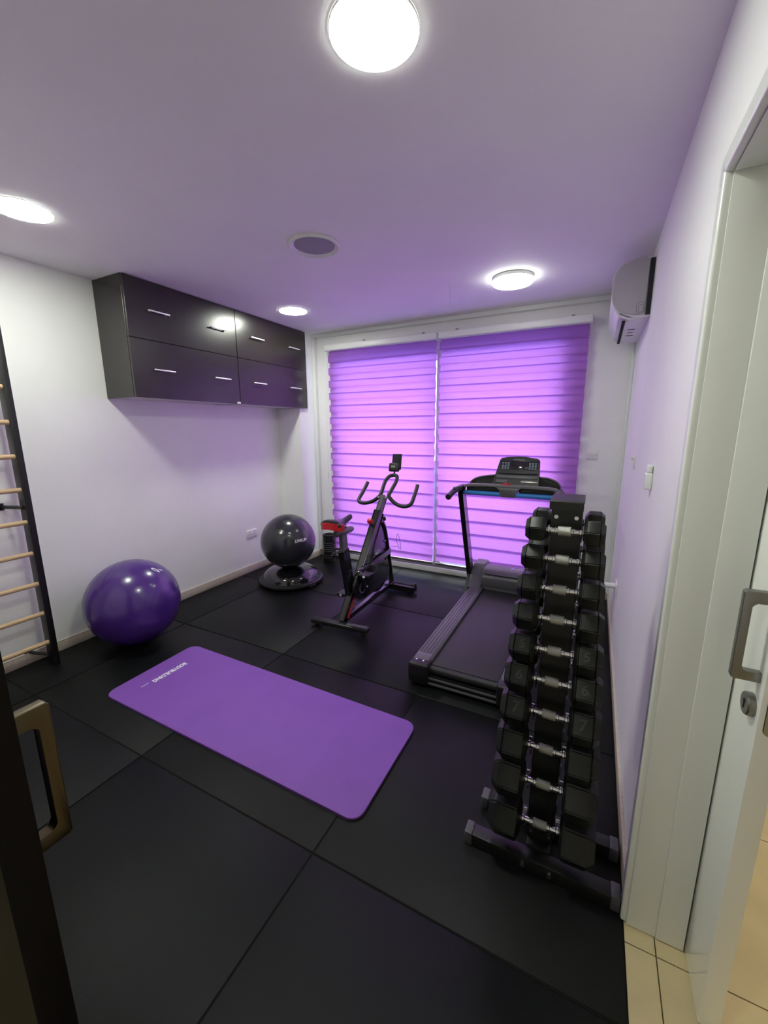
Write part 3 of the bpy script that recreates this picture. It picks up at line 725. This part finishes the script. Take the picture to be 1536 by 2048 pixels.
# motor hood
hp = [(3.412, 0.13), (3.404, 0.175), (3.408, 0.232), (3.425, 0.252), (3.455, 0.285), (3.50, 0.300), (3.60, 0.298), (3.70, 0.270), (3.77, 0.20), (3.78, 0.05), (3.412, 0.05)]
MB().prism(hp, 'x', -0.792, -0.338, 0.006).build('motor_hood', M_grey, t)
MB().box(-0.790, -0.340, 3.398, 3.410, 0.162, 0.236, 0.004).build('hood_front', M_rail, t)
MB().box(-0.770, -0.360, 3.418, 3.430, 0.262, 0.270, 0.003).build('hood_seam', M_black, t)
b = MB()
for k, wd in enumerate((0.016, 0.012, 0.018, 0.012, 0.016, 0.010)):
    xx = -0.565 + k*0.026; b.box(xx, xx+wd, 3.53, 3.562, 0.2985, 0.3022)
b.build('pale_print', M_mark2, t)
sp = [(3.36, 0.146), (3.42, 0.175), (3.50, 0.262), (3.56, 0.305), (3.70, 0.305), (3.78, 0.22), (3.79, 0.04), (3.40, 0.04)]
for (a, b_) in ((-0.905, -0.795), (-0.335, -0.225)):
    MB().prism(sp, 'x', a, b_, 0.012, 3).build('hood_shoulder', M_rail, t)
for sx, xx in ((-1, -0.928), (1, -0.200)):
    MB().beam(V(xx, 3.560, 0.16), V(xx, 3.175, 1.035), 0.040, 0.072, 0.006, up=V(0, 1, 0.4)).build('upright', M_bikeframe, t)
    MB().prism([(3.32, 0.012), (3.33, 0.040), (3.515, 0.235), (3.60, 0.235), (3.68, 0.012)], 'x', xx-0.014, xx+0.014, 0.003).build('upright_foot', M_black, t)
    # hand grip reaching towards the runner
    MB().tube(smoothpath([V(xx, 3.22, 1.052), V(xx+sx*0.004, 3.10, 1.052), V(xx+sx*0.008, 2.97, 1.040), V(xx+sx*0.008, 2.86, 1.018)]), 0.022, 16, rs=None).build('hand_grip', M_black, t)
    MB().box(xx-0.012, xx+0.012, 2.98, 3.10, 1.062, 1.076, 0.004, 3).build('grip_insert', M_grey, t)
MB().cyl(V(-0.905, 3.185, 1.012), V(-0.625, 3.185, 1.012), 0.018, 18).build('blue_bar', M_blue, t)
MB().cyl(V(-0.505, 3.185, 1.012), V(-0.223, 3.185, 1.012), 0.018, 18).build('blue_bar', M_blue, t)
MB().prism([(-0.620, 0.992), (-0.512, 0.992), (-0.508, 1.042), (-0.462, 1.068), (-0.668, 1.068), (-0.624, 1.042)], 'y', 3.168, 3.30, 0.006).build('centre_block', M_grey, t)
# rim of the console tray
rim = smoothpath([V(-0.925, 3.20, 1.045), V(-0.90, 3.20, 1.066), V(-0.80, 3.20, 1.076), V(-0.565, 3.20, 1.078), V(-0.33, 3.20, 1.076), V(-0.23, 3.20, 1.066), V(-0.203, 3.20, 1.045)], 5)
bmr = MB()
for p, q in zip(rim, rim[1:]): bmr.beam(p, q+(q-p).normalized()*0.002, 0.062, 0.020, 0.003)
bmr.build('tray_rim', M_rim, t)
MB().box(-0.895, -0.640, 3.196, 3.33, 1.018, 1.066, 0.006).build('cup_recess', M_black, t)
MB().box(-0.490, -0.235, 3.196, 3.33, 1.018, 1.066, 0.006).build('cup_recess', M_black, t)
# black wings rising behind the tray
wl = [(-0.905, 1.062), (-0.880, 1.092), (-0.835, 1.116), (-0.76, 1.132), (-0.68, 1.140), (-0.45, 1.142), (-0.37, 1.138), (-0.29, 1.128), (-0.235, 1.104), (-0.210, 1.075), (-0.207, 1.03), (-0.905, 1.03)]
MB().prism(wl, 'y', 3.335, 3.365, 0.006).build('console_back', M_black, t)
wr = [V(x, 3.325, z+0.004) for x, z in wl[:-2]]
MB().tube(smoothpath(wr, 4), 0.007, 8).build('wing_edge', M_grey, t)
# console head leaning back
def tilt(b): pass
cz0, cz1 = 1.078, 1.292
Mc = Matrix.Translation(V(-0.530, 3.255, cz0)) @ Matrix.Rotation(R(-24), 4, 'X')
hh = 0.232
pan = MB()
poly = [(-0.178, 0.0), (0.172, 0.0), (0.172, 0.03), (0.160, hh-0.022), (0.145, hh-0.008), (0.06, hh+0.004), (-0.0, hh+0.007), (-0.08, hh+0.003), (-0.128, hh-0.008), (-0.140, hh-0.024), (-0.168, 0.05)]
A = [pan.bm.verts.new(Mc @ V(u, 0, v)) for u, v in poly]; B = [pan.bm.verts.new(Mc @ V(u, 0.040, v)) for u, v in poly]
f1 = pan.bm.faces.new(A); f2 = pan.bm.faces.new(list(reversed(B)))
for k in range(len(poly)): pan.bm.faces.new((A[k], B[k], B[(k+1) % len(poly)], A[(k+1) % len(poly)]))
bmesh.ops.bevel(pan.bm, geom=list({e for f in (f1, f2) for e in f.edges}), offset=0.006, segments=2, affect='EDGES')
head = pan.build('console', M_black, t)
def cbox(name, u0, u1, v0, v1, d, m, bev=0.0015, parent=head, y0=0.0):
    return MB().box(u0, u1, -d, -y0 if y0 else 0.0005, v0, v1, bev, 2, Mc).build(name, m, parent)
cbox('screen', -0.130, 0.150, hh-0.105, hh-0.030, 0.0015, M_screen)
cbox('display', -0.045, 0.062, hh-0.098, hh-0.040, 0.0025, M_blackgloss, y0=0.0016)
cbox('blue_accent', -0.035, 0.050, hh-0.022, hh-0.018, 0.0012, M_key)
for side in (-0.118, 0.083):
    for r_ in range(5):
        for c_ in range(3):
            u = side + c_*0.021 + (0.0 if side < 0 else 0.003); v = hh-0.048-r_*0.0115
            cbox('key', u, u+0.014, v-0.0045, v+0.001, 0.0025, M_key, 0.0, y0=0.0016)
cbox('book_ledge', -0.140, 0.155, 0.090, 0.100, 0.014, M_black, 0.003)
cbox('lower_panel', -0.150, 0.160, 0.055, 0.086, 0.006, M_grey, 0.003)
cbox('fan_vent', -0.150, -0.060, 0.016, 0.042, 0.005, M_seam, 0.003)
cbox('steel_strip', 0.040, 0.160, 0.024, 0.036, 0.006, M_satin, 0.003)
MB().box(-0.612, -0.570, 3.172, 3.205, 1.082, 1.100, 0.006, 3).build('safety_key', M_red, t)
MB().cyl(V(-0.560, 3.188, 1.082), V(-0.560, 3.188, 1.096), 0.011, 16).build('stop_button', M_red, t)

# ------------------------------------------------------------------ spin bike
BX = -1.63
t = thing('spin_bike', 'black indoor cycling bike with red-backed saddle before the blind', 'exercise bike', (BX, 2.85, 0))
def Bm(pts, w_, h_, name, m=M_bikeframe, bev=0.005, parent=None):
    b = MB()
    for p, q in zip(pts, pts[1:]): b.beam(V(BX, *p), V(BX, *q), w_, h_, bev, up=V(0, 1, 0) if abs(q[1]-p[1]) > abs(q[0]-p[0]) else V(0, 0, 1))
    return b.build(name, m, parent or t)
# stabilisers
MB().beam(V(BX-0.245, 2.405, 0.040), V(BX+0.240, 2.440, 0.040), 0.062, 0.034, 0.008).build('rear_stabiliser', M_black, t)
MB().beam(V(BX+0.06, 2.428, 0.0585), V(BX+0.225, 2.440, 0.0585), 0.034, 0.004, 0.001).build('stabiliser_plate', M_grey, t)
MB().beam(V(BX-0.235, 3.330, 0.040), V(BX+0.240, 3.325, 0.040), 0.062, 0.034, 0.008).build('front_stabiliser', M_black, t)
for s in (-1, 1):
    MB().cyl(V(BX+s*0.205, 2.418, 0.0003), V(BX+s*0.205, 2.418, 0.024), 0.018, 16).build('foot', M_rubber, t)
    MB().cyl(V(BX+s*0.17, 3.329, 0.0003), V(BX+s*0.17, 3.329, 0.024), 0.018, 16).build('foot', M_rubber, t)
    MB().cyl(V(BX+s*0.20, 3.375, 0.052), V(BX+s*0.225, 3.375, 0.052), 0.026, 20).build('transport_wheel', M_rubber, t)
# bottom beam
Bm([(2.445, 0.058), (3.305, 0.070)], 0.044, 0.040, 'bottom_beam', M_bikeframe)
MB().box(BX-0.040, BX+0.040, 3.21, 3.30, 0.090, 0.096, 0.002).build('beam_plate', M_bikeframe, t)
# seat tube, its red rear-facing edge, brace
Bm([(2.595, 0.200), (2.500, 0.615)], 0.046, 0.072, 'seat_tube', M_bikeframe)
Bm([(2.458, 0.060), (2.590, 0.235)], 0.044, 0.050, 'lower_seat_tube', M_bikeframe)
Bm([(2.503, 0.066), (2.632, 0.235)], 0.047, 0.020, 'red_brace', M_red, 0.003)
Bm([(2.508, 0.60), (2.495, 0.745)], 0.032, 0.055, 'seat_post', M_grey, 0.004)
b = MB(); b.cyl(V(BX-0.024, 2.515, 0.565), V(BX-0.078, 2.505, 0.560), 0.010, 12)
b.lathe([(0.0, 0), (0.020, 0.002), (0.024, 0.012), (0.020, 0.024), (0.0, 0.026)], 18, Matrix.Translation(V(BX-0.078, 2.505, 0.560)) @ Matrix.Rotation(-PI/2, 4, 'Y'))
b.build('adjust_knob', M_black, t)
MB().tube([V(BX, 2.385, 0.760), V(BX, 2.40, 0.762), V(BX, 2.60, 0.758), V(BX, 2.625, 0.757)], 0.024, 18, rs=[0.018, 0.025, 0.025, 0.020]).build('seat_slider', M_grey, t)
MB().prism([(2.43, 0.786), (2.53, 0.786), (2.52, 0.820), (2.45, 0.820)], 'x', BX-0.018, BX+0.018, 0.004).build('saddle_clamp', M_black, t)
# saddle
sb = MB(); N = 22; rings = []
for k in range(N+1):
    u = k/N; yy = 2.315 + u*0.300
    wd = 0.096*(1-u)**0.55 if u < 0.5 else 0.0
    wd = 0.092 - 0.066*min(1, max(0, (u-0.12)/0.45))**0.8
    if u < 0.12: wd = 0.092*math.sqrt(max(0.05, 1-((0.12-u)/0.12)**2))
    if u > 0.90: wd *= math.sqrt(max(0.05, 1-((u-0.90)/0.10)**2))
    zt = 0.872 + 0.012*math.cos(u*PI*1.6) ; th = 0.048-0.016*u
    ring = []
    for q in range(20):
        a = 2*PI*q/20; cx, sz = math.cos(a), math.sin(a)
        ring.append(sb.bm.verts.new(V(BX + wd*math.copysign(abs(cx)**0.8, cx), yy, zt - th/2 + th/2*math.copysign(abs(sz)**0.8, sz) - 0.020*(abs(cx)**2)*(1-u))))
    rings.append(ring)
for a_, c_ in zip(rings, rings[1:]):
    for q in range(20): sb.bm.faces.new((a_[q], a_[(q+1) % 20], c_[(q+1) % 20], c_[q]))
sb.bm.faces.new(rings[0]); sb.bm.faces.new(list(reversed(rings[-1])))
sad = sb.build('saddle', M_black, t)
rb = MB(); rg = []
for k in range(17):
    a = PI + PI*k/16
    x = BX + math.cos(a)*0.0955; yy = 2.372 + math.sin(a)*0.064 if True else 0
    rg.append((x, yy))
prev = None
for k, (x, yy) in enumerate(rg):
    zc = 0.838 - 0.014*abs(math.cos(PI + PI*k/16)); hh_ = 0.020
    col = [rb.bm.verts.new(V(x, yy, zc-hh_)), rb.bm.verts.new(V(x, yy, zc+hh_+0.006)), rb.bm.verts.new(V(BX+(x-BX)*0.9, yy+0.010, zc+hh_+0.010)), rb.bm.verts.new(V(BX+(x-BX)*0.9, yy+0.010, zc-hh_))]
    if prev:
        for q in range(4): rb.bm.faces.new((prev[q], prev[(q+1) % 4], col[(q+1) % 4], col[q]))
    else: rb.bm.faces.new(col)
    prev = col
rb.bm.faces.new(list(reversed(prev)))
rb.build('red_bumper', M_red, sad)
for s in (-1, 1):
    MB().tube(smoothpath([V(BX+s*0.045, 2.36, 0.828), V(BX+s*0.022, 2.42, 0.812), V(BX+s*0.020, 2.52, 0.812), V(BX+s*0.010, 2.58, 0.838)]), 0.0035, 8).build('saddle_rail', M_chrome, sad)
# main diagonal frame and head tube
Bm([(2.700, 0.300), (3.075, 0.800)], 0.048, 0.078, 'main_frame', M_bikeframe, 0.008)
Bm([(3.060, 0.780), (3.168, 0.925)], 0.036, 0.060, 'handlebar_post', M_grey, 0.005)
b = MB(); b.cyl(V(BX, 3.105, 0.755), V(BX, 3.165, 0.728), 0.009, 12)
b.lathe([(0.0, 0), (0.018, 0.002), (0.023, 0.012), (0.018, 0.026), (0.0, 0.028)], 18, Matrix.Translation(V(BX, 3.155, 0.732)) @ Matrix.Rotation(R(-115), 4, 'X'))
b.build('height_knob', M_black, t)
# front fork, curved out of the head tube and straight to the floor
pth = smoothpath([V(BX, 3.055, 0.725), V(BX, 3.120, 0.715), V(BX, 3.175, 0.640), V(BX, 3.215, 0.520), V(BX, 3.265, 0.330), V(BX, 3.330, 0.055)], 6)
b = MB()
b.tube(pth, 0.022, 14); b.build('front_fork', M_bikeframe, t)
# side guard between frame and fork
MB().prism([(3.045, 0.700), (3.095, 0.690), (3.20, 0.520), (3.262, 0.330), (3.24, 0.250), (2.90, 0.330), (2.86, 0.430)], 'x', BX-0.010, BX+0.010, 0.003).build('side_guard', M_bikeframe, t)
MB().beam(V(BX+0.030, 2.735, 0.368), V(BX+0.030, 3.235, 0.420), 0.020, 0.050, 0.004).build('cross_tube', M_bikeframe, t)
# flywheel
fc = (3.035, 0.285); Mf = Matrix.Translation(V(BX, fc[0], fc[1])) @ Matrix.Rotation(PI/2, 4, 'Y')
MB().lathe([(0.0, -0.012), (0.05, -0.014), (0.06, -0.008), (0.150, -0.008), (0.156, -0.016), (0.186, -0.016), (0.190, -0.012), (0.190, 0.012), (0.186, 0.016), (0.156, 0.016), (0.150, 0.008), (0.06, 0.008), (0.05, 0.014), (0.0, 0.012)], 64, Mf).build('flywheel', M_blackgloss, t)
MB().lathe([(0.0, -0.040), (0.014, -0.040), (0.014, 0.040), (0.0, 0.040)], 20, Mf).build('axle', M_chrome, t)
# chain guard on the near side
def capsule(p, rp, q, rq, n=18):
    d = Vector((q[0]-p[0], q[1]-p[1], 0)); a0 = math.atan2(d.y, d.x); L = d.length; be = math.acos(max(-1, min(1, (rp-rq)/L)))
    out = []
    for k in range(n+1):
        a = a0+be + (2*PI-2*be)*k/n; out.append((p[0]+rp*math.cos(a), p[1]+rp*math.sin(a)))
    for k in range(n+1):
        a = a0-be + (2*be)*k/n; out.append((q[0]+rq*math.cos(a), q[1]+rq*math.sin(a)))
    return out
bb_ = (2.660, 0.285)
MB().prism(capsule((2.675, 0.30), 0.130, (3.03, 0.285), 0.105), 'x', BX+0.034, BX+0.070, 0.010, 3).build('chain_guard', M_blackgloss, t)
MB().lathe([(0.036, 0), (0.048, 0.001), (0.048, 0.004), (0.036, 0.005)], 40, Matrix.Translation(V(BX+0.0705, bb_[0]-0.01, bb_[1]-0.01)) @ Matrix.Rotation(PI/2, 4, 'Y'), caps=False).build('guard_ring', M_grey, t)
MB().lathe([(0.0, -0.085), (0.016, -0.085), (0.016, 0.095), (0.0, 0.095)], 18, Matrix.Translation(V(BX, *bb_)) @ Matrix.Rotation(PI/2, 4, 'Y')).build('bottom_bracket', M_chrome, t)
# cranks and pedals
ca = R(121)
cv = V(0, math.cos(ca), math.sin(ca))*0.155
for s, sg in ((1, 1), (-1, -1)):
    base = V(BX+s*0.095 if s > 0 else BX-0.080, *bb_); tip = base + cv*sg
    cr_ = MB().beam(base, tip, 0.016, 0.026, 0.004).build('crank', M_black, t)
    pd = MB(); c = tip + V(s*(0.060 if s > 0 else 0.085), 0, 0)
    pd.box(c.x-0.040, c.x+0.040, c.y-0.048, c.y+0.048, c.z-0.011, c.z+0.011, 0.004)
    pd.cyl(V(tip.x, c.y, c.z), V(c.x+s*0.040, c.y, c.z), 0.007, 12)
    p_ = pd.build('pedal', M_black, t)
    MB().tube(smoothpath([c+V(-0.040, 0.03, 0.0), c+V(-0.044, 0.085, 0.035), c+V(0, 0.100, 0.050), c+V(0.044, 0.085, 0.035), c+V(0.040, 0.03, 0.0)]), 0.004, 8).build('toe_cage', M_black, p_)
    MB().cyl(c+V(0.0, -0.049, 0), c+V(0.0, -0.053, 0), 0.010, 12).build('reflector', M_mark, p_)
    MB().sphere(base+V(s*0.014, 0, 0), 0.009, 12, 8).build('crank_bolt', M_chrome, cr_)
# brake knob
b = MB(); b.cyl(V(BX, 2.985, 0.665), V(BX, 2.925, 0.742), 0.007, 10); b.build('brake_rod', M_black, t)
MB().lathe([(0.0, -0.006), (0.014, -0.004), (0.024, 0.008), (0.025, 0.022), (0.018, 0.036), (0.0, 0.040)], 24, Matrix.Translation(V(BX, 2.926, 0.742)) @ Matrix.Rotation(R(38), 4, 'X')).build('resistance_knob', M_red, t)
# handlebars
MB().box(BX-0.045, BX+0.045, 3.135, 3.215, 0.914, 0.930, 0.005).build('clamp_plate', M_satin, t)
left_bar = [(-1.883, 3.335, 1.022), (-1.886, 3.30, 0.985), (-1.890, 3.245, 0.935), (-1.892, 3.185, 0.888), (-1.870, 3.155, 0.864), (-1.815, 3.150, 0.858), (-1.750, 3.162, 0.874), (-1.700, 3.175, 0.905), (-1.672, 3.190, 0.938), (-1.676, 3.24, 0.985), (-1.684, 3.31, 1.045), (-1.668, 3.365, 1.085), (-1.630, 3.385, 1.096)]
lf_ = smoothpath([V(*p) for p in left_bar], 5)
MB().tube(lf_, 0.0170, 14).build('handlebar', M_black, t)
MB().tube([V(min(2*BX-p.x, 9), p.y, p.z) for p in lf_], 0.0170, 14).build('handlebar', M_black, t)
# monitor with a phone stand
MB().cyl(V(BX, 3.385, 1.095), V(BX, 3.392, 1.132), 0.008, 10).build('monitor_stem', M_black, t)
Mm = Matrix.Translation(V(BX, 3.392, 1.125)) @ Matrix.Rotation(R(-12), 4, 'X')
mo = MB().box(-0.056, 0.050, -0.024, 0.004, 0.0, 0.082, 0.014, 4, Mm).build('monitor', M_black, t)
MB().box(-0.030, 0.012, -0.0252, -0.0235, 0.036, 0.056, 0.001, 1, Mm).build('lcd', M_lcd, mo)
MB().box(-0.038, 0.056, 0.006, 0.013, 0.02, 0.168, 0.005, 3, Mm).build('device_rest', M_black, mo)
MB().box(-0.031, 0.049, 0.0045, 0.0062, 0.084, 0.160, 0.001, 1, Mm).build('dark_panel', M_screen, mo)
MB().tube(smoothpath([V(BX+0.01, 3.22, 0.93), V(BX+0.03, 3.25, 0.97), V(BX+0.035, 3.30, 1.00), V(BX+0.03, 3.34, 1.04)]), 0.0022, 6).build('cable', M_black, t)
MB().tube(smoothpath([V(BX+0.02, 3.235, 0.45), V(BX+0.09, 3.25, 0.46), V(BX+0.13, 3.25, 0.44), V(BX+0.12, 3.25, 0.52), V(BX+0.10, 3.25, 0.58), V(BX+0.085, 3.25, 0.52), V(BX+0.115, 3.25, 0.46)]), 0.0018, 6).build('loose_wire', M_black, t)
MB().sphere(V(BX+0.014, 3.16, 0.525), 0.009, 12, 8).build('guard_bolt', M_chrome, t)
